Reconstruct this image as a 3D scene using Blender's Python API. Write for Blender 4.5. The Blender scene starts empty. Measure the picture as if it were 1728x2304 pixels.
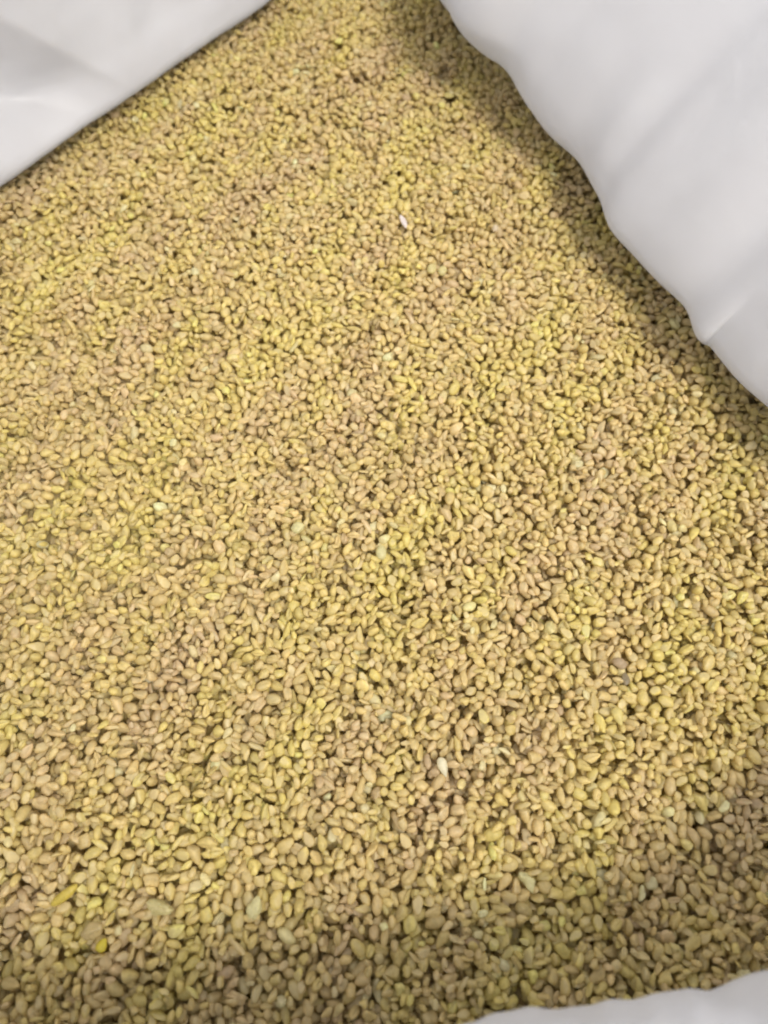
import bpy, math
import numpy as np
from mathutils import Vector

rng = np.random.default_rng(11)
scene = bpy.context.scene

# ------------------------------------------------------------------ camera
TH = math.radians(23.0)            # tilt away from straight down
CAM_H = 0.1786                     # metres above the heap
TY = 0.687                         # tan of half the vertical field of view
TX = TY * 0.75
cam_data = bpy.data.cameras.new("camera")
cam = bpy.data.objects.new("camera", cam_data)
scene.collection.objects.link(cam)
cam.location = (0.0, 0.0, CAM_H)
cam.rotation_euler = (TH, 0.0, 0.0)
cam_data.sensor_fit = 'VERTICAL'
cam_data.sensor_height = 5.6
cam_data.sensor_width = 4.2
cam_data.lens = 5.6 / 2.0 / TY
cam_data.clip_start = 0.005
cam_data.clip_end = 20.0
cam_data.dof.use_dof = True
cam_data.dof.focus_distance = 0.185
cam_data.dof.aperture_fstop = 1.7
scene.camera = cam

# ------------------------------------------------------------------ light
world = bpy.data.worlds.new("World")
scene.world = world
world.use_nodes = True
bg = world.node_tree.nodes["Background"]
bg.inputs[0].default_value = (0.97, 0.96, 0.98, 1.0)
bg.inputs[1].default_value = 1.14


# one shaded ceiling lamp, its pool of light centred on the heap
lamp_data = bpy.data.lights.new("ceiling_lamp", 'SPOT')
lamp_data.shadow_soft_size = 0.28
lamp_data.spot_size = math.radians(29.0)
lamp_data.spot_blend = 1.0
lamp_data.energy = 114.0
lamp_data.color = (1.0, 0.96, 0.89)
lamp = bpy.data.objects.new("ceiling_lamp", lamp_data)
scene.collection.objects.link(lamp)
lamp.location = (0.495, -0.32, 1.045)
lamp.rotation_euler = (Vector((0.018, 0.105, 0.0)) - Vector(lamp.location)).to_track_quat('-Z', 'Y').to_euler()

scene.view_settings.view_transform = 'Standard'
scene.view_settings.look = 'None'
scene.view_settings.exposure = 0.0
scene.view_settings.gamma = 1.0
scene.cycles.use_denoising = True
scene.cycles.max_bounces = 5
scene.cycles.diffuse_bounces = 5
scene.cycles.transmission_bounces = 5
scene.cycles.use_adaptive_sampling = True
scene.cycles.adaptive_threshold = 0.035
scene.cycles.filter_width = 2.0


# ------------------------------------------------------------------ helpers
def at(px, py, z):
    """Plan point where the line through a photograph point meets height z."""
    tx = (px - 864.0) / 864.0 * TX
    ty = (1152.0 - py) / 1152.0 * TY
    s = (CAM_H - z) / (math.cos(TH) - ty * math.sin(TH))
    return np.array([s * tx, s * (math.sin(TH) + ty * math.cos(TH))])


def project(p):
    """World points (n,3) to photograph pixels and depth."""
    r = p - np.array([0, 0, CAM_H])
    dep = r[:, 1] * math.sin(TH) - r[:, 2] * math.cos(TH)
    up = r[:, 1] * math.cos(TH) + r[:, 2] * math.sin(TH)
    return 864 + 864 * r[:, 0] / dep / TX, 1152 - 1152 * up / dep / TY, dep


def mesh_from(name, verts, faces, smooth=True, sharp=None):
    me = bpy.data.meshes.new(name)
    verts = np.asarray(verts, dtype=np.float32)
    faces = np.asarray(faces, dtype=np.int32)
    k = faces.shape[1]
    me.vertices.add(len(verts))
    me.vertices.foreach_set("co", verts.ravel())
    me.loops.add(faces.size)
    me.loops.foreach_set("vertex_index", faces.ravel())
    me.polygons.add(len(faces))
    me.polygons.foreach_set("loop_start", np.arange(len(faces), dtype=np.int32) * k)
    me.update(calc_edges=True)
    me.polygons.foreach_set("use_smooth", np.full(len(faces), smooth))
    me.update()
    if sharp:
        me.set_sharp_from_angle(angle=math.radians(sharp))
    return me


def wave_noise(x, y, scale, seed, octaves=3):
    """Smooth pseudo noise about -1..1 from summed rotated sines."""
    r = np.random.default_rng(seed)
    out = np.zeros_like(np.asarray(x, dtype=float))
    amp, tot = 1.0, 0.0
    f = 2 * math.pi / scale
    for _ in range(octaves):
        for _k in range(3):
            a, ph = r.uniform(0, 2 * math.pi, 2)
            out = out + amp * np.sin(f * (x * math.cos(a) + y * math.sin(a)) + ph)
        tot += amp * 1.7
        amp *= 0.5
        f *= 1.93
    return out / tot


# ------------------------------------------------------------------ materials
def node(nt, kind, **kw):
    n = nt.nodes.new(kind)
    for k, v in kw.items():
        setattr(n, k, v)
    return n


def mat_grain(name, per_object, through=0.47):
    m = bpy.data.materials.new(name)
    m.use_nodes = True
    nt = m.node_tree
    b = nt.nodes["Principled BSDF"]
    if per_object:
        src = node(nt, "ShaderNodeObjectInfo").outputs["Color"]
    else:
        src = node(nt, "ShaderNodeAttribute", attribute_name="grain_colour").outputs["Color"]
    pale = node(nt, "ShaderNodeAttribute", attribute_name="starch").outputs["Fac"]
    tc = node(nt, "ShaderNodeTexCoord").outputs["Object"]
    nz = node(nt, "ShaderNodeTexNoise")
    nz.inputs["Scale"].default_value = 900.0
    nz.inputs["Detail"].default_value = 3.0
    nt.links.new(tc, nz.inputs["Vector"])
    rmp = node(nt, "ShaderNodeMapRange")
    rmp.inputs[1].default_value = 0.3
    rmp.inputs[2].default_value = 0.7
    rmp.inputs[3].default_value = 0.83
    rmp.inputs[4].default_value = 1.14
    nt.links.new(nz.outputs["Fac"], rmp.inputs[0])
    mul = node(nt, "ShaderNodeVectorMath", operation='SCALE')
    nt.links.new(src, mul.inputs[0])
    nt.links.new(rmp.outputs[0], mul.inputs["Scale"])
    mix = node(nt, "ShaderNodeMix", data_type='RGBA')
    nt.links.new(pale, mix.inputs[0])
    nt.links.new(mul.outputs[0], mix.inputs[6])
    mix.inputs[7].default_value = (0.78, 0.67, 0.40, 1)
    nt.links.new(mix.outputs[2], b.inputs["Base Color"])
    b.inputs["Roughness"].default_value = 0.42
    b.inputs["Specular IOR Level"].default_value = 0.45
    bp = node(nt, "ShaderNodeBump")
    bp.inputs["Strength"].default_value = 0.25
    bp.inputs["Distance"].default_value = 0.0002
    nt.links.new(nz.outputs["Fac"], bp.inputs["Height"])
    nt.links.new(bp.outputs[0], b.inputs["Normal"])
    tr = node(nt, "ShaderNodeBsdfTranslucent")          # parboiled grain lets some light through
    glow = node(nt, "ShaderNodeMix", data_type='RGBA')
    glow.inputs[0].default_value = 0.55
    glow.inputs[7].default_value = (0.93, 0.82, 0.49, 1)
    nt.links.new(mix.outputs[2], glow.inputs[6])
    nt.links.new(glow.outputs[2], tr.inputs["Color"])
    mx = node(nt, "ShaderNodeMixShader")
    mx.inputs[0].default_value = through
    nt.links.new(b.outputs[0], mx.inputs[1])
    nt.links.new(tr.outputs[0], mx.inputs[2])
    nt.links.new(mx.outputs[0], nt.nodes["Material Output"].inputs["Surface"])
    return m


def mat_sack():
    m = bpy.data.materials.new("white_sack_plastic")
    m.use_nodes = True
    nt = m.node_tree
    out = nt.nodes["Material Output"]
    b = nt.nodes["Principled BSDF"]
    tc = node(nt, "ShaderNodeTexCoord").outputs["Object"]
    nz = node(nt, "ShaderNodeTexNoise")
    nz.inputs["Scale"].default_value = 45.0
    nz.inputs["Detail"].default_value = 5.0
    nt.links.new(tc, nz.inputs["Vector"])
    cr = node(nt, "ShaderNodeValToRGB")
    cr.color_ramp.elements[0].position = 0.3
    cr.color_ramp.elements[0].color = (0.575, 0.552, 0.545, 1)
    cr.color_ramp.elements[1].position = 0.7
    cr.color_ramp.elements[1].color = (0.625, 0.605, 0.598, 1)
    nt.links.new(nz.outputs["Fac"], cr.inputs[0])
    nt.links.new(cr.outputs[0], b.inputs["Base Color"])
    b.inputs["Roughness"].default_value = 0.42
    b.inputs["Specular IOR Level"].default_value = 0.4
    wv = node(nt, "ShaderNodeTexNoise")
    wv.inputs["Scale"].default_value = 38.0
    wv.inputs["Detail"].default_value = 6.0
    wv.inputs["Roughness"].default_value = 0.55
    wv.inputs["Distortion"].default_value = 1.6
    nt.links.new(tc, wv.inputs["Vector"])
    bp = node(nt, "ShaderNodeBump")
    bp.inputs["Strength"].default_value = 0.22
    bp.inputs["Distance"].default_value = 0.0016
    vo = node(nt, "ShaderNodeTexVoronoi")               # flat crumple facets of handled film
    vo.inputs["Scale"].default_value = 24.0
    vo.inputs["Detail"].default_value = 1.5
    wp = node(nt, "ShaderNodeVectorMath", operation='MULTIPLY_ADD')
    wp.inputs[1].default_value = (0.02, 0.02, 0.02)
    nt.links.new(nz.outputs["Color"], wp.inputs[0])
    nt.links.new(tc, wp.inputs[2])
    nt.links.new(wp.outputs[0], vo.inputs["Vector"])
    ad = node(nt, "ShaderNodeMath", operation='MULTIPLY_ADD')
    ad.inputs[1].default_value = 0.7
    nt.links.new(vo.outputs["Distance"], ad.inputs[0])
    nt.links.new(wv.outputs["Fac"], ad.inputs[2])
    nt.links.new(ad.outputs[0], bp.inputs["Height"])
    nt.links.new(bp.outputs[0], b.inputs["Normal"])
    tr = node(nt, "ShaderNodeBsdfTranslucent")
    tr.inputs["Color"].default_value = (0.86, 0.88, 0.91, 1)
    mx = node(nt, "ShaderNodeMixShader")
    mx.inputs[0].default_value = 0.48
    nt.links.new(b.outputs[0], mx.inputs[1])
    nt.links.new(tr.outputs[0], mx.inputs[2])
    nt.links.new(mx.outputs[0], out.inputs["Surface"])
    return m


M_STUFF = mat_grain("bulgur_heap", False)
M_GRAIN = mat_grain("bulgur_grain", True)
M_DEEP = mat_grain("bulgur_deep_bed", False, 0.0)     # grain many layers deep lets no light through
M_SACK = mat_sack()

# ------------------------------------------------------------------ the sack
sack = bpy.data.objects.new("sack", None)
scene.collection.objects.link(sack)
sack["label"] = "open white plastic sack whose walls surround the loose bulgur grain"
sack["category"] = "sack"


def catmull(pts, n):
    pts = np.asarray(pts, dtype=float)
    d = np.r_[0, np.cumsum(np.linalg.norm(np.diff(pts, axis=0), axis=1))]
    d /= d[-1]
    # tangents (finite difference), cubic hermite, non uniform
    t = np.gradient(pts, d, axis=0)
    u = np.linspace(0, 1, n)
    i = np.clip(np.searchsorted(d, u, side='right') - 1, 0, len(d) - 2)
    h = (d[i + 1] - d[i])[:, None]
    s = ((u - d[i]) / h[:, 0])[:, None]
    return ((2 * s**3 - 3 * s**2 + 1) * pts[i] + (s**3 - 2 * s**2 + s) * h * t[i]
            + (-2 * s**3 + 3 * s**2) * pts[i + 1] + (s**3 - s**2) * h * t[i + 1])


def panel(name, plan, profile, nu, nv, disp=None, label=None, shift=None, side=-1.0, more=(), smooth=9):
    """A sheet of the sack: plan curve (bulge line) swept with an outward/height profile.
    side = 1: the outside is to the right of the walking direction, -1: to the left."""
    c = catmull(plan, nu)
    tan = np.gradient(c, axis=0)
    k = smooth                                             # smooth the normals
    ker = np.ones(k) / k
    tp = np.pad(tan, ((k // 2, k // 2), (0, 0)), mode='edge')
    tan = np.stack([np.convolve(tp[:, j], ker, mode='valid') for j in (0, 1)], 1)
    tan /= np.linalg.norm(tan, axis=1)[:, None]
    nrm = side * np.stack([tan[:, 1], -tan[:, 0]], 1)
    pr = catmull(profile, nv)
    arc = np.r_[0, np.cumsum(np.linalg.norm(np.diff(c, axis=0), axis=1))]
    A, V = np.meshgrid(arc, np.arange(nv), indexing='ij')
    off = np.broadcast_to(pr[:, 0], (nu, nv)).copy()
    zz = np.broadcast_to(pr[:, 1], (nu, nv)).copy()
    for p2, b0, b1 in more:                                # other profiles further along
        p2 = catmull(p2, nv)
        t = np.clip((arc - b0) / (b1 - b0), 0, 1)
        t = (t * t * (3 - 2 * t))[:, None]
        off = off * (1 - t) + p2[:, 0] * t
        zz = zz * (1 - t) + p2[:, 1] * t
    if disp is not None:
        off = off + disp(A, zz)
    along = np.zeros_like(off)
    if shift is not None:
        along, o2 = shift(A, zz)
        off = off + o2
    X = c[:, 0][:, None] + nrm[:, 0][:, None] * off + tan[:, 0][:, None] * along
    Y = c[:, 1][:, None] + nrm[:, 1][:, None] * off + tan[:, 1][:, None] * along
    verts = np.stack([X, Y, zz], -1).reshape(-1, 3)
    idx = np.arange(nu * nv).reshape(nu, nv)
    f = np.stack([idx[:-1, :-1], idx[1:, :-1], idx[1:, 1:], idx[:-1, 1:]], -1).reshape(-1, 4)
    me = mesh_from(name, verts, f)
    me.materials.append(M_SACK)
    o = bpy.data.objects.new(name, me)
    scene.collection.objects.link(o)
    o.parent = sack
    s = o.modifiers.new("thickness", 'SOLIDIFY')
    s.thickness = 0.0003
    s.offset = 0.0
    if label:
        o["label"] = label
    return o, c


# --- wall behind the grain on one side (flat, with a folded crease); walk so outside is on the right
ZB = 0.0145
ZC = 0.026                         # the overhang is deeper toward the far corner
L0, L1 = at(0, 412, 0.007), at(598, 0, 0.007)
ldir = (L1 - L0) / np.linalg.norm(L1 - L0)
corner = np.array([-0.002, 0.336])
left_plan = [np.array([-0.150, 0.120]), np.array([-0.142, 0.170]), L0 - ldir * 0.012, L0, L0 + (L1 - L0) * 0.33,
             L0 + (L1 - L0) * 0.66, L1, L1 + (corner - L1) * 0.5, corner]
LEAN = 0.22


def wall_uv(px, py):
    """Photograph point on the leaning wall to (distance along from L0, height)."""
    ln = np.array([-ldir[1], ldir[0]])
    tx = (px - 864.0) / 864.0 * TX
    ty = (1152.0 - py) / 1152.0 * TY
    ray = np.array([tx, math.sin(TH) + ty * math.cos(TH), -math.cos(TH) + ty * math.sin(TH)])
    # plane: (P.xy - L0).ln = LEAN * z
    s = (L0 @ ln + LEAN * CAM_H) / (ray[:2] @ ln - LEAN * ray[2])
    P = np.array([0, 0, CAM_H]) + s * ray
    return (P[:2] - L0) @ ldir, P[2]


cA0, cA1 = wall_uv(20, 52), wall_uv(305, 205)
cB0, cB1 = wall_uv(0, 262), wall_uv(210, 254)
arcL0 = 0.0


def left_disp(A, Z):
    a = A - ARC_L0
    zt = cA0[1] + (a - cA0[0]) * (cA1[1] - cA0[1]) / (cA1[0] - cA0[0])
    zb = cB0[1] + (a - cB0[0]) * (cB1[1] - cB0[1]) / (cB1[0] - cB0[0])
    gap = np.maximum(zt - zb, 1e-4)
    amp = 0.0105 * np.clip((zt - zb) / 0.03, 0, 1.15)
    t = np.clip((zt - Z) / gap, 0, 1)
    below = np.clip((zb - Z) / 0.016, 0, 1)
    d = amp * t * (1 - below) * np.clip((Z - 0.007) / 0.009, 0, 1)
    d = d + 0.0016 * wave_noise(A, Z * 0.8, 0.05, 3, 2) * np.clip(Z / 0.02, 0, 1)
    # soft ridge running up from the contact line
    d = d - 0.0025 * np.exp(-((Z - 0.060 - 0.25 * (a - 0.05)) / 0.012) ** 2) * np.clip((Z - 0.01) / 0.02, 0, 1)
    d = d + 0.00015 * wave_noise(A, Z, 0.013, 8, 2)
    return d


_c = catmull(left_plan, 241)
_arc = np.r_[0, np.cumsum(np.linalg.norm(np.diff(_c, axis=0), axis=1))]
ARC_L0 = _arc[np.argmin(np.linalg.norm(_c - L0, axis=1))]
left_profile = [(0.024, -0.010), (0.016, -0.004), (0.0085, 0.001), (0.0018, 0.0048), (0.0, 0.007), (0.0006, 0.011), (LEAN * 0.02, 0.02),
                (LEAN * 0.05, 0.05), (LEAN * 0.08, 0.08), (LEAN * 0.11 + 0.004, 0.11), (LEAN * 0.13 + 0.014, 0.125)]
# walking L0 -> corner has the outside on the LEFT, so reverse the list
left_rev = [p for p in left_plan[::-1]]
TOTAL_L = _arc[-1]


def left_disp_rev(A, Z):
    return left_disp(TOTAL_L - A, Z)


panel("side_panel", left_rev, left_profile, 241, 111, left_disp_rev, "flat side of the sack with a folded crease", side=1.0)

# --- bulging wall overhanging the grain on the other side
edge_px = [(1002, 0), (1027, 42), (1078, 98), (1094, 124), (1125, 160), (1179, 233), (1244, 301), (1312, 372), (1341, 426),
           (1379, 512), (1424, 566), (1484, 628), (1540, 684), (1572, 742), (1600, 790), (1648, 846), (1728, 915)]
edge_z = [ZC + (ZB - ZC) * (lambda t: t * t * (3 - 2 * t))(min(1.0, max(0.0, k / 6.0))) for k in range(len(edge_px))]
r_edge = [at(x, y, z) for (x, y), z in zip(edge_px, edge_z)]
rd = (r_edge[0] - r_edge[4]) / np.linalg.norm(r_edge[0] - r_edge[4])
right_plan = [corner + np.array([0.002, 0.0]), corner * 0.5 + r_edge[0] * 0.5 + np.array([-0.001, 0.004])] + r_edge + [
    np.array([0.1130, 0.076]), np.array([0.1175, 0.048]), np.array([0.112, 0.020]), np.array([0.098, -0.002])]
right_profile = [(0.034, -0.010), (0.028, -0.004), (0.020, 0.001), (0.009, 0.007), (0.0020, 0.0112), (0.0, ZB), (0.0012, 0.0185), (0.007, 0.028),
                 (0.022, 0.045), (0.042, 0.066), (0.062, 0.085), (0.086, 0.101)]
deep_profile = [(0.044, -0.010), (0.036, -0.003), (0.026, 0.006), (0.012, 0.014), (0.0022, 0.0210), (0.0, ZC), (0.0014, 0.0305), (0.008, 0.040),
                (0.023, 0.056), (0.042, 0.075), (0.062, 0.092), (0.086, 0.107)]
ZN = 0.036
near_profile = [(0.034, -0.010), (0.026, 0.004), (0.014, 0.016), (0.004, 0.026), (0.0006, 0.032), (0.0, ZN), (0.0014, 0.041), (0.006, 0.048), (0.014, 0.058),
                (0.027, 0.071), (0.043, 0.086), (0.062, 0.098)]
_cr = catmull(right_plan, 420)
_arr = np.r_[0, np.cumsum(np.linalg.norm(np.diff(_cr, axis=0), axis=1))]
A_FOLD = _arr[np.argmin(np.linalg.norm(_cr - at(1590, 765, ZB), axis=1))]


A_E0 = _arr[np.argmin(np.linalg.norm(_cr - r_edge[0], axis=1))]
A_E1 = _arr[np.argmin(np.linalg.norm(_cr - r_edge[6], axis=1))]


def right_disp(A, Z):
    up = np.clip((Z - ZB) / 0.03, 0, 1)
    far = np.clip((A - 0.03) / 0.05, 0.3, 1)
    d = 0.0015 * up * far * np.sin((A + 0.25 * Z + 0.004 * np.sin(A * 61)) * 2 * math.pi / 0.047 + 0.8)
    d = d + 0.0007 * up * wave_noise(A, Z, 0.09, 33, 1) * np.sin((A + 0.18 * Z + 0.003 * np.sin(A * 97 + 1)) * 2 * math.pi / 0.0195 + 2.0)
    d = d + 0.0022 * up * wave_noise(A * 0.9, Z * 0.4, 0.08, 21, 1)
    d = d + 0.00025 * wave_noise(A, Z * 0.5, 0.020, 5, 1)
    return d


def right_shift(A, Z):
    """A lap fold: the sheet runs forward, doubles back and runs on a little behind itself."""
    w = 0.0042
    x = (A - A_FOLD) / w
    fade = np.clip(1.0 - np.clip((Z - ZB) / 0.020, 0, 1), 0, 1) * np.clip((Z - 0.004) / 0.012, 0, 1)
    along = -0.0085 * fade * np.tanh(x * 1.2) * np.exp(-(x / 2.6) ** 2)
    along = along * 0.5
    off = 0.0035 * fade * (0.5 + 0.5 * np.tanh(x * 1.3)) * np.exp(-np.clip(x, 0, None) / 6.0)
    off = off - 0.0022 * fade * np.exp(-((x + 1.3) / 1.2) ** 2)
    return along, off


panel("side_panel", right_plan, deep_profile, 420, 91, right_disp, "bulging side of the sack that overhangs the grain with a lap fold", right_shift,
      more=[(right_profile, A_E0, A_E1), (near_profile, _arr[-1] - 0.085, _arr[-1])], smooth=81)

# --- near wall, its folded rim close to the camera
near_px = [(1728, 2196), (1640, 2221), (1500, 2241), (1340, 2266), (1200, 2277), (1130, 2286), (1060, 2306)]
n_edge = [at(x, y, ZN) for x, y in near_px]
near_plan = [np.array([0.098, -0.002]), np.array([0.083, -0.014])] + n_edge + [
    np.array([-0.020, -0.034]), np.array([-0.060, -0.036]), np.array([-0.100, -0.030])]


def near_disp(A, Z):
    up = np.clip((Z - ZN) / 0.012, 0, 1)
    return 0.0016 * up * wave_noise(A, Z, 0.030, 41, 3) + 0.0004 * wave_noise(A, Z, 0.012, 43, 2)


panel("front_panel", near_plan, near_profile, 220, 80, near_disp, "rolled front rim of the sack close to the camera")

# --- the remaining wall, outside the picture
far_plan = [np.array([-0.100, -0.030]), np.array([-0.130, -0.012]), np.array([-0.148, 0.020]), np.array([-0.152, 0.070]), np.array([-0.150, 0.120])]
panel("side_panel", far_plan, [(0.002, -0.006), (0.0, 0.0), (0.004, 0.03), (0.012, 0.06), (0.024, 0.09), (0.04, 0.11)], 80, 40,
      lambda A, Z: 0.0015 * wave_noise(A, Z, 0.04, 61, 2), "low side of the sack")

# ------------------------------------------------------------------ grain prototypes
def lathe_faces(seg, ring):
    f = []
    for r in range(ring - 1):
        for s in range(seg):
            a, b = 1 + r * seg + s, 1 + r * seg + (s + 1) % seg
            c, d = a + seg, b + seg
            f += [(a, c, b), (b, c, d)]
    last = 1 + ring * seg
    for s in range(seg):
        f.append((0, 1 + s, 1 + (s + 1) % seg))
        f.append((last, 1 + (ring - 1) * seg + (s + 1) % seg, 1 + (ring - 1) * seg + s))
    return np.array(f, dtype=np.int32)


def unit_points(seg, ring):
    th = np.arange(1, ring + 1) * math.pi / (ring + 1)
    ph = np.arange(seg) * 2 * math.pi / seg
    p = [(1, 0, 0)]
    for t in th:
        for a in ph:
            p.append((math.cos(t), math.sin(t) * math.cos(a), math.sin(t) * math.sin(a)))
    p.append((-1, 0, 0))
    return np.array(p)


def make_shape(spec, seg, ring):
    """Grain in units of 1 mm half size; long axis x, crease on +z."""
    p = unit_points(seg, ring)
    x, y, z = p[:, 0].copy(), p[:, 1].copy(), p[:, 2].copy()
    n = 1 + spec['lump'] * wave_noise(x * 1.0 + 0.7 * z, y + 0.6 * z, spec['lump_scale'], spec['seed'], 2)
    tp = 1 - spec['taper'] * x - 0.10 * spec['taper'] * x * x
    y2 = y * tp * n
    z2 = z * tp * n
    g = spec['groove'] * np.exp(-(y / 0.20) ** 2) * np.clip(z, 0, 1) * (1 - 0.6 * x * x)
    z2 = z2 - g
    z2 = z2 + spec['bend'] * x * x
    y2 = y2 + spec['bow'] * x * x
    q = np.stack([x * n * spec['a'], y2 * spec['b'], z2 * spec['c']], 1)
    starch = np.zeros(len(q))
    for nv, d in spec['cuts']:
        h = q @ nv - d * spec['a']
        m = h > 0
        rough = 0.05 * wave_noise(q[:, 1] * 2, q[:, 2] * 2, 1.5, spec['seed'] + 5, 2)
        q[m] -= np.outer(h[m] * 0.94 + rough[m] * 0.5, nv)
        starch[m] = np.maximum(starch[m], 0.5 if d < 0.55 else 0.12)
    starch = np.maximum(starch, np.clip(g * 1.2, 0, 0.30))
    return q, starch


specs = []
rs = np.random.default_rng(5)
for i in range(40):
    kind = ('whole', 'cut', 'teardrop', 'cut', 'whole', 'sliver', 'crumpled', 'cut', 'stub', 'flake')[i % 10]
    s = dict(kind=kind, seed=100 + i * 7, a=rs.uniform(1.75, 2.15), b=rs.uniform(1.14, 1.38), c=rs.uniform(1.02, 1.25), taper=rs.uniform(-0.12, 0.15),
             groove=rs.choice([0.0, 0.10, 0.30, 0.45]), bend=rs.uniform(-0.08, 0.10), bow=rs.uniform(-0.08, 0.08), lump=rs.uniform(0.05, 0.13),
             lump_scale=2.4, cuts=[])
    if kind == 'teardrop':
        s.update(taper=rs.uniform(0.30, 0.55), a=rs.uniform(1.8, 2.3))
    if kind in ('cut', 'stub'):
        for _ in range(2 if kind == 'stub' else 1):
            sg = rs.choice([-1, 1])
            v = np.array([sg * 1.0, rs.uniform(-0.5, 0.5), rs.uniform(-0.5, 0.5)])
            s['cuts'].append((v / np.linalg.norm(v), rs.uniform(0.38, 0.66)))
        if kind == 'stub':
            s['a'] *= 0.9
            s['b'] *= 1.05
    if kind == 'sliver':
        s.update(a=rs.uniform(1.95, 2.45), b=rs.uniform(0.85, 1.05), c=rs.uniform(0.70, 0.9))
    if kind == 'flake':
        s.update(c=rs.uniform(0.45, 0.65), a=rs.uniform(1.6, 2.3), taper=rs.uniform(-0.3, 0.4), lump=0.2, lump_scale=1.7)
    if kind == 'crumpled':
        s.update(lump=rs.uniform(0.16, 0.24), lump_scale=1.6, groove=0.40, a=rs.uniform(1.7, 2.2))
    if rs.random() < 0.5 and kind in ('whole', 'teardrop', 'sliver'):
        v = np.array([rs.uniform(-0.4, 0.4), rs.uniform(-0.6, 0.6), -1.0])
        s['cuts'].append((v / np.linalg.norm(v), 0.28))
    for _ in range(int(rs.integers(1, 4))):               # cracked grain: shallow flat facets
        v = np.array([rs.uniform(-0.6, 0.6), rs.normal(), rs.normal()])
        v /= np.linalg.norm(v)
        reach = math.sqrt((v[0] * s['a']) ** 2 + (v[1] * s['b']) ** 2 + (v[2] * s['c']) ** 2)
        s['cuts'].append((v, rs.uniform(0.66, 0.86) * reach / s['a']))
    specs.append(s)

SEG_HI, RING_HI = 18, 12
SEG_MD, RING_MD = 12, 7
SEG_LO, RING_LO = 7, 3
shapes_hi = [make_shape(s, SEG_HI, RING_HI) for s in specs]
shapes_md = [make_shape(s, SEG_MD, RING_MD) for s in specs]
shapes_lo = [make_shape(s, SEG_LO, RING_LO) for s in specs]
F_HI, F_MD, F_LO = lathe_faces(SEG_HI, RING_HI), lathe_faces(SEG_MD, RING_MD), lathe_faces(SEG_LO, RING_LO)

# ------------------------------------------------------------------ pouring the grain (height-field settling)
CELL = 0.00036
X0, X1, Y0, Y1 = -0.164, 0.142, -0.062, 0.350
NX, NY = int((X1 - X0) / CELL), int((Y1 - Y0) / CELL)
gx = X0 + (np.arange(NX) + 0.5) * CELL
gy = Y0 + (np.arange(NY) + 0.5) * CELL
GX, GY = np.meshgrid(gx, gy, indexing='ij')
BASE = -0.0075 + 0.0022 * wave_noise(GX, GY, 0.085, 77, 2) + 0.0012 * wave_noise(GX, GY, 0.030, 78, 2)
H = BASE.copy()
OWN = np.full((NX, NY), -1, dtype=np.int32)


def rot_from(yaw, pitch, roll):
    cy, sy, cp, sp, cr, sr = math.cos(yaw), math.sin(yaw), math.cos(pitch), math.sin(pitch), math.cos(roll), math.sin(roll)
    Rz = np.array([[cy, -sy, 0], [sy, cy, 0], [0, 0, 1]])
    Ry = np.array([[cp, 0, -sp], [0, 1, 0], [sp, 0, cp]])
    Rx = np.array([[1, 0, 0], [0, cr, -sr], [0, sr, cr]])
    return Rz @ Ry @ Rx


class Template:
    pass


def make_template(si, scale, R):
    t = Template()
    s = specs[si]
    t.si, t.scale, t.R = si, scale, R
    lo, hi = shapes_md[si][0].min(0), shapes_md[si][0].max(0)
    half = (hi - lo) / 2 * scale * 0.001
    t.mid = (hi + lo) / 2 * scale * 0.001
    M = R @ np.diag(1 / half ** 2) @ R.T
    C = np.linalg.inv(M)
    rx, ry = int(math.sqrt(C[0, 0]) / CELL) + 1, int(math.sqrt(C[1, 1]) / CELL) + 1
    xs, ys = np.meshgrid(np.arange(-rx, rx + 1) * CELL, np.arange(-ry, ry + 1) * CELL, indexing='ij')
    B = M[0, 2] * xs + M[1, 2] * ys
    Q = M[0, 0] * xs ** 2 + M[1, 1] * ys ** 2 + 2 * M[0, 1] * xs * ys - 1
    D = B ** 2 - M[2, 2] * Q
    ok = D > 0
    sq = np.sqrt(np.where(ok, D, 0))
    t.top = np.where(ok, (-B + sq) / M[2, 2], -1.0)
    t.bot = np.where(ok, (-B - sq) / M[2, 2], 1.0)
    t.rx, t.ry, t.ok = rx, ry, ok
    return t


templates = []
for k in range(520):
    si = int(rng.integers(len(specs)))
    sc = float(np.clip(rng.normal(0.93, 0.09), 0.64, 1.10))
    pitch = rng.normal(0, 0.33) if rng.random() < 0.88 else rng.normal(0, 0.8)
    templates.append(make_template(si, sc, rot_from(rng.uniform(0, 2 * math.pi), pitch, rng.normal(0, 0.7) + (math.pi if rng.random() < 0.45 else 0))))


def inside(poly, x, y):
    c = np.zeros(len(x), bool)
    j = len(poly) - 1
    for i in range(len(poly)):
        xi, yi = poly[i]
        xj, yj = poly[j]
        m = ((yi > y) != (yj > y)) & (x < (xj - xi) * (y - yi) / (yj - yi + 1e-12) + xi)
        c ^= m
        j = i
    return c


# plan outline of the grain: contact line of the sack walls
outline = [(p[0] - 0.0095, p[1] + 0.0075) for p in left_plan]
off_r = []
for i, p in enumerate(right_plan[1:]):
    off_r.append((p[0] + 0.022, p[1] + 0.010))
outline += off_r + [(p[0] + 0.0, p[1] - 0.022) for p in near_plan[2:]] + [tuple(p) for p in far_plan[1:-1]]
outline = np.array(outline)

G_pos, G_t = [], []


def drop(t, ix, iy):
    sl = (slice(ix - t.rx, ix + t.rx + 1), slice(iy - t.ry, iy + t.ry + 1))
    w = H[sl]
    d = np.where(t.ok, w - t.bot, -1.0)
    return d.max(), sl


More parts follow.
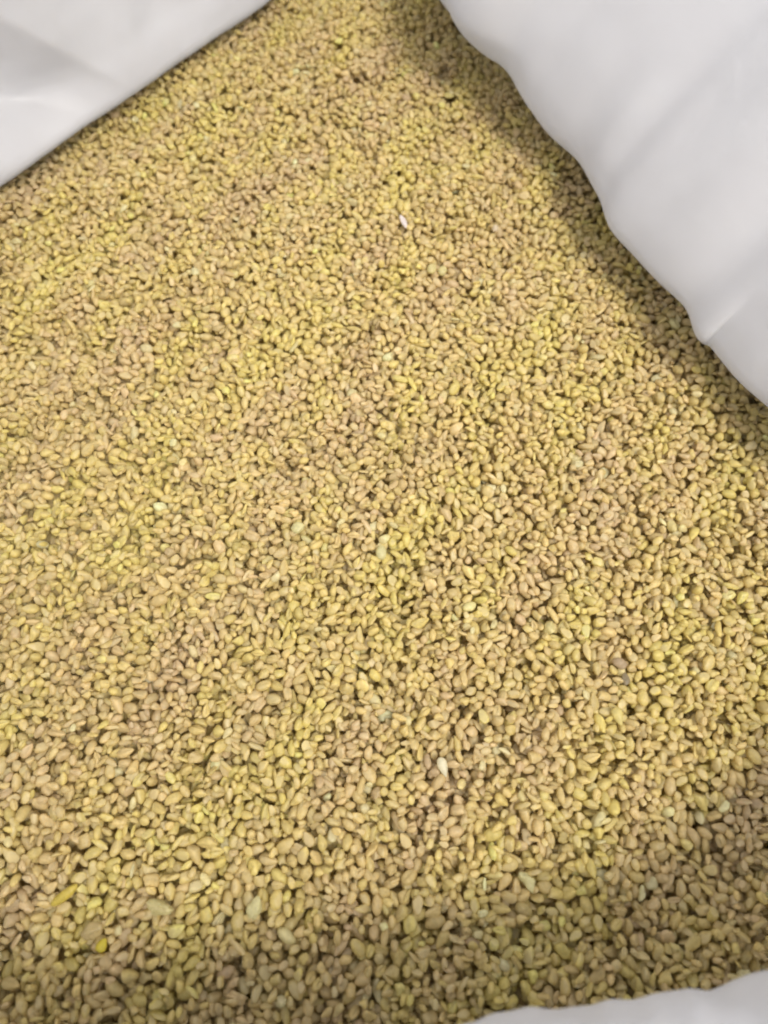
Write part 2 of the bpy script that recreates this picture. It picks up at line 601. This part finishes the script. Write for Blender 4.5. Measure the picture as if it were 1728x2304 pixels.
def settle(t, ix, iy, tries=7, reach=7):
    best = None
    for k in range(tries):
        jx, jy = (ix, iy) if k == 0 else (ix + int(rng.integers(-reach, reach + 1)), iy + int(rng.integers(-reach, reach + 1)))
        if jx - t.rx < 0 or jy - t.ry < 0 or jx + t.rx + 1 > NX or jy + t.ry + 1 > NY:
            continue
        z, sl = drop(t, jx, jy)
        if best is None or z < best[0]:
            best = (z, jx, jy, sl)
    return best


def place(t, b, sink):
    z, jx, jy, sl = b
    z -= sink
    top = np.where(t.ok, t.top + z, -1.0)
    w = H[sl]
    m = top > w
    w[m] = top[m]
    OWN[sl][m] = len(G_pos)
    G_pos.append((gx[jx], gy[jy], z))
    G_t.append(t)


N_DROP = 44000
cx = rng.uniform(X0 + 0.003, X1 - 0.003, N_DROP * 2)
cy = rng.uniform(Y0 + 0.003, Y1 - 0.003, N_DROP * 2)
inn = inside(outline, cx, cy)
cx, cy = cx[inn], cy[inn]
LEVEL = BASE + 0.0078
kk = 0
for i in range(len(cx)):
    if kk >= N_DROP:
        break
    ix, iy = int((cx[i] - X0) / CELL), int((cy[i] - Y0) / CELL)
    t = templates[int(rng.integers(len(templates)))]
    b = settle(t, ix, iy)
    if b is None or b[0] > LEVEL[b[1], b[2]]:
        continue
    place(t, b, 0.00066)
    kk += 1
# small broken bits trickle into the deeper gaps
small = [make_template(t.si, t.scale * 0.74, t.R) for t in templates[:200]]
gap = (LEVEL - 0.0004 - H) > 0
gi = np.argwhere(gap[12:-12, 12:-12]) + 12
gi = gi[inside(outline, gx[gi[:, 0]], gy[gi[:, 1]])]
for ix, iy in gi[rng.permutation(len(gi))[:16000]]:
    if LEVEL[ix, iy] - H[ix, iy] < 0.0004:
        continue
    t = small[int(rng.integers(len(small)))]
    b = settle(t, ix, iy, 3, 2)
    if b is None or b[0] > LEVEL[ix, iy] + 0.0001:
        continue
    place(t, b, 0.0003)
print("grains poured", len(G_pos))

# ------------------------------------------------------------------ grain colours
PALETTE = np.array([
    (0.705, 0.552, 0.250),   # golden tan
    (0.750, 0.628, 0.212),   # lemon yellow
    (0.670, 0.505, 0.300),   # pinkish tan
    (0.780, 0.725, 0.430),   # pale green cream
    (0.540, 0.385, 0.205),   # brown
])
HUE = ['golden tan', 'lemon yellow', 'pinkish tan', 'pale greenish', 'reddish brown']


def pick_colours(pos):
    """Each grain's own hue: neighbours share a leaning (they come from one handful), plus its own variation."""
    n = len(pos)
    x, y = pos[:, 0], pos[:, 1]
    warm = -0.16 + 0.55 * wave_noise(x, y, 0.022, 501, 2) + 0.40 * wave_noise(x, y, 0.07, 503, 2) + rng.normal(0, 0.32, n)
    mint = 0.45 * wave_noise(x, y, 0.028, 502, 2) + rng.normal(0, 0.5, n)
    col = np.repeat(PALETTE[0][None], n, 0)
    wy = np.clip(-warm, 0, 1)[:, None]
    wp = np.clip(warm, 0, 1)[:, None]
    col = col * (1 - wy) + PALETTE[1] * wy
    col = col * (1 - wp) + PALETTE[2] * wp
    wm = np.clip((mint - 0.92) * 1.6, 0, 1)[:, None]
    col = col * (1 - wm) + PALETTE[3] * wm
    wb = np.clip((warm - 1.0) * 1.3, 0, 0.8)[:, None]
    col = col * (1 - wb) + PALETTE[4] * wb
    col = col * np.exp(rng.normal(0, 0.075, n))[:, None]
    h = np.where(wm[:, 0] > 0.45, 3, np.where(wb[:, 0] > 0.35, 4, np.where(wy[:, 0] > 0.5, 1, np.where(wp[:, 0] > 0.5, 2, 0))))
    return h, np.clip(col, 0.02, 0.8)


pos = np.array(G_pos)

# ------------------------------------------------------------------ special pieces that the photograph singles out
M_FLAKE = M_GRAIN
special = []


def add_special(px, py, name, label, category, colour, spec, yaw, pitch=0.0, scale=1.0, roll=0.0, group=None):
    """Drop one piece of its own shape where the photograph shows it."""
    x, y = at(px, py, 0.001)
    specs.append(spec)
    si = len(specs) - 1
    shapes_md.append(make_shape(spec, SEG_MD, RING_MD))
    shapes_hi.append(make_shape(spec, 26, 18))
    shapes_lo.append(None)
    t = make_template(si, scale, rot_from(yaw, pitch, roll))
    ix, iy = int((x - X0) / CELL), int((y - Y0) / CELL)
    b = settle(t, ix, iy, 5, 2)
    place(t, b, 0.0004)
    special.append((len(G_pos) - 1, name, label, category, colour, group))


def sp(**k):
    d = dict(kind='special', seed=900 + len(special) * 3, a=1.9, b=1.3, c=1.1, taper=0.1, groove=0.0, bend=0.0, bow=0.0, lump=0.06, lump_scale=2.2, cuts=[])
    d.update(k)
    return d


add_special(914, 500, "husk_or_shade_flake", "shiny white and mauve husk flake lying on the far half of the heap", "husk", (0.80, 0.74, 0.75, 1),
            sp(a=2.5, b=0.85, c=0.45, lump=0.12), math.radians(112), 0.15)
add_special(1112, 506, "bulgur_grain", "small chalky white grain beyond the middle, toward the bulging sack side", "grain", (0.68, 0.58, 0.43, 1), sp(a=1.3, b=1.0, c=0.9), math.radians(60))
add_special(1000, 1730, "bulgur_grain", "whitish split grain with a thin upright tail, standing out low on the heap", "grain", (0.78, 0.74, 0.56, 1),
            sp(a=2.2, b=1.05, c=1.0, taper=-0.45), math.radians(108), 0.1)
add_special(365, 2035, "bulgur_grain", "large crumpled pale cream grain near the front corner of the heap", "grain", (0.60, 0.54, 0.27, 1),
            sp(a=2.6, b=1.3, c=1.2, lump=0.26, lump_scale=1.3, groove=0.45), math.radians(-15), 0.0)
add_special(212, 2098, "bulgur_grain", "wide curled beige grain with a dark crease near the front corner", "grain", (0.52, 0.41, 0.20, 1),
            sp(a=2.3, b=1.5, c=1.25, lump=0.16, groove=0.65, lump_scale=1.8), math.radians(20))
add_special(240, 2126, "bulgur_grain", "small bright lemon grain touching the wide curled beige one", "grain", (0.66, 0.56, 0.06, 1), sp(a=1.35, b=1.1, c=1.0, taper=0.3), math.radians(70))
add_special(137, 2012, "bulgur_grain", "long bright yellow grain slanting upward near the front corner", "grain", (0.62, 0.50, 0.10, 1),
            sp(a=3.2, b=1.05, c=0.95), math.radians(38))
add_special(570, 2035, "bulgur_grain", "pale green knobbly grain by itself near the front of the heap", "grain", (0.69, 0.65, 0.36, 1),
            sp(a=2.0, b=1.5, lump=0.2, lump_scale=1.5), math.radians(75))
add_special(1190, 1985, "bulgur_grain", "mint coloured angular grain at the edge of the front shadow", "grain", (0.69, 0.65, 0.36, 1),
            sp(a=2.4, b=1.2, lump=0.18, lump_scale=1.5, cuts=[(np.array([0.8, 0.6, 0.0]), 0.5)]), math.radians(-50))
add_special(675, 1185, "bulgur_grain", "pale mint grain left of the middle beside a creased one", "grain", (0.69, 0.65, 0.36, 1),
            sp(a=1.9, b=1.5, lump=0.14, lump_scale=1.6, cuts=[(np.array([0.9, 0.43, 0.0]), 0.6)]), math.radians(40))
add_special(855, 1235, "bulgur_grain", "pale mint oval grain just below the middle of the heap", "grain", (0.69, 0.65, 0.36, 1), sp(a=1.9, b=1.35), math.radians(95))
add_special(970, 600, "bulgur_grain", "broad pale green grain below the shiny husk flake", "grain", (0.68, 0.61, 0.30, 1), sp(a=1.9, b=1.35, groove=0.3), math.radians(85))
add_special(995, 607, "bulgur_grain", "rounded pale green grain next to the broad pale green one", "grain", (0.68, 0.61, 0.30, 1), sp(a=1.7, b=1.3), math.radians(70))

add_special(1391, 1498, "bulgur_grain", "dull mauve grain at a dark gap in the lower right of the heap", "grain", (0.47, 0.36, 0.24, 1), sp(a=1.7, b=1.3, lump=0.12), math.radians(150))
add_special(1412, 1518, "husk_or_shade_flake", "dark flake standing in for the shade in a gap beside the dull mauve grain", "husk", (0.27, 0.22, 0.14, 1), sp(a=1.5, b=0.9, c=0.5, lump=0.15), math.radians(100))  # added dark piece: its colour stands in for the shade inside the gap
add_special(1386, 1612, "bulgur_grain", "pale yellow wedge shaped grain standing below the dark gap", "grain", (0.72, 0.62, 0.25, 1), sp(a=2.1, b=1.15, c=0.9, taper=-0.5), math.radians(105))

# ------------------------------------------------------------------ which grains show largest
pos = np.array(G_pos)
n_all = len(pos)
cells = np.bincount(OWN[OWN >= 0], minlength=n_all)
hue, colour = pick_colours(pos)
px, py, dep = project(pos)
show = cells / dep ** 2
lim_y = np.interp(px, [0, 1000, 1060, 1200, 1500, 1728], [2300, 2300, 2285, 2262, 2225, 2180])
vis = (px > 14) & (px < 1714) & (py > 10) & (py < lim_y - 14)
full = np.array([t.ok.sum() for t in G_t])
show = np.where(vis & (cells > 0.45 * full), show, 0)
spec_ids = [s[0] for s in special]
show[spec_ids] = 0
single_ids = np.argsort(-show)[:300 - len(spec_ids)]
is_single = np.zeros(n_all, bool)
is_single[single_ids] = True
is_single[spec_ids] = True

# ------------------------------------------------------------------ the heap as one mass
V, F, CO, ST = [], [], [], []
nv = 0
tri = 0
for i in range(n_all):
    if is_single[i] or cells[i] == 0 and pos[i, 2] < H[int((pos[i, 0] - X0) / CELL), int((pos[i, 1] - Y0) / CELL)] - 0.0028:
        continue
    t = G_t[i]
    big = cells[i] > 20 and -60 < px[i] < 1790 and -60 < py[i] < 2364
    q, st = (shapes_md if big else shapes_lo)[t.si]
    f = F_MD if big else F_LO
    w = (q * t.scale * 0.001 - t.mid) @ t.R.T + pos[i]
    V.append(w)
    F.append(f + nv)
    CO.append(np.repeat(colour[i][None], len(q), 0))
    ST.append(st)
    nv += len(q)
    tri += len(f)
n_loose = tri
# bed under the loose grains (grain further down, never seen as a surface)
step = 6
bx, by = GX[::step, ::step], GY[::step, ::step]
bz = BASE[::step, ::step] - 0.0004
bn = bx.shape
keep = np.zeros(bn, bool)
for dx in (-0.010, 0.0, 0.010):
    for dy in (-0.010, 0.0, 0.010):
        keep |= inside(outline, bx.ravel() + dx, by.ravel() + dy).reshape(bn)
bi = np.arange(bx.size).reshape(bn) + nv
quad_ok = keep[:-1, :-1] & keep[1:, :-1] & keep[1:, 1:] & keep[:-1, 1:]
q0, q1, q2, q3 = bi[:-1, :-1][quad_ok], bi[1:, :-1][quad_ok], bi[1:, 1:][quad_ok], bi[:-1, 1:][quad_ok]
V.append(np.stack([bx, by, bz], -1).reshape(-1, 3))
F.append(np.stack([q0, q1, q2], 1))
F.append(np.stack([q0, q2, q3], 1))
CO.append(np.repeat(PALETTE[0][None], bx.size, 0))
ST.append(np.zeros(bx.size))
V, F, CO, ST = np.concatenate(V), np.concatenate(F), np.concatenate(CO), np.concatenate(ST)
print("heap triangles", len(F))
me = mesh_from("bulgur_heap", V, F, sharp=46)
ca = me.attributes.new("grain_colour", 'FLOAT_COLOR', 'POINT')
ca.data.foreach_set("color", np.c_[CO, np.ones(len(CO))].astype(np.float32).ravel())
sa = me.attributes.new("starch", 'FLOAT', 'POINT')
sa.data.foreach_set("value", ST.astype(np.float32))
me.materials.append(M_STUFF)
me.materials.append(M_DEEP)
slot = np.zeros(len(F), dtype=np.int32)
slot[n_loose:] = 1
me.polygons.foreach_set("material_index", slot)
heap = bpy.data.objects.new("bulgur_heap", me)
scene.collection.objects.link(heap)
heap["kind"] = "stuff"
heap["label"] = "dense heap of golden bulgur wheat grains filling the sack"
heap["category"] = "bulgur"

# ------------------------------------------------------------------ single grains
proto = {}


def proto_mesh(si):
    if si not in proto:
        q, st = shapes_hi[si]
        lo, hi = shapes_md[si][0].min(0), shapes_md[si][0].max(0)
        f = F_HI if len(q) == SEG_HI * RING_HI + 2 else lathe_faces(26, 18)
        m = mesh_from("bulgur_grain", (q - (lo + hi) / 2) * 0.001, f, sharp=36)
        a = m.attributes.new("starch", 'FLOAT', 'POINT')
        a.data.foreach_set("value", st.astype(np.float32))
        m.materials.append(M_GRAIN)
        proto[si] = m
    return proto[si]


def put_grain(i, name, label, category, group, col):
    from mathutils import Matrix
    t = G_t[i]
    o = bpy.data.objects.new(name, proto_mesh(t.si))
    R = Matrix([list(r) for r in (t.R * t.scale)]).to_4x4()
    o.matrix_world = Matrix.Translation(Vector(pos[i])) @ R
    o.color = col
    scene.collection.objects.link(o)
    o["label"] = label
    o["category"] = category
    if group:
        o["group"] = group
    return o


for i, name, label, category, col, group in special:
    put_grain(i, name, label, category, group, col)

FORM = dict(whole='oval', teardrop='teardrop', cut='broken', sliver='slender', stub='blocky', crumpled='crumpled', flake='flaky')


def zone(x, y):
    col = int(np.clip(x / 1728 * 5, 0, 4.99))
    across = ('at the left edge', 'left of centre', 'in the centre', 'right of centre', 'at the right edge')[col]
    if y > 2130:
        return across + (' by the rolled sack rim' if x > 1000 else ' of the very bottom')
    if y > 1960:
        return across + ' near the bottom'
    if y > 1780:
        return across + ' of the lower heap'
    return across + ' further up the heap'


def lie(i):
    ax = G_t[i].R[:, 0] * 0.002
    qx, qy, _ = project(np.array([pos[i] - ax, pos[i] + ax]))
    dx, dy = qx[1] - qx[0], qy[0] - qy[1]
    if math.hypot(dx, dy) < 22:
        return 'seen end-on'
    a = math.degrees(math.atan2(dy, dx)) % 180
    return 'lying level' if a < 22 or a > 158 else ('tilted rightward' if a < 68 else ('lying lengthwise' if a < 112 else 'tilted leftward'))


for i in single_ids:
    lab = "%s %s bulgur grain %s %s" % (FORM[specs[G_t[i].si]['kind']], HUE[hue[i]], lie(i), zone(px[i], py[i]))
    put_grain(i, "bulgur_grain", lab, "grain", "largest loose bulgur grains toward the front of the sack", (*colour[i], 1.0))
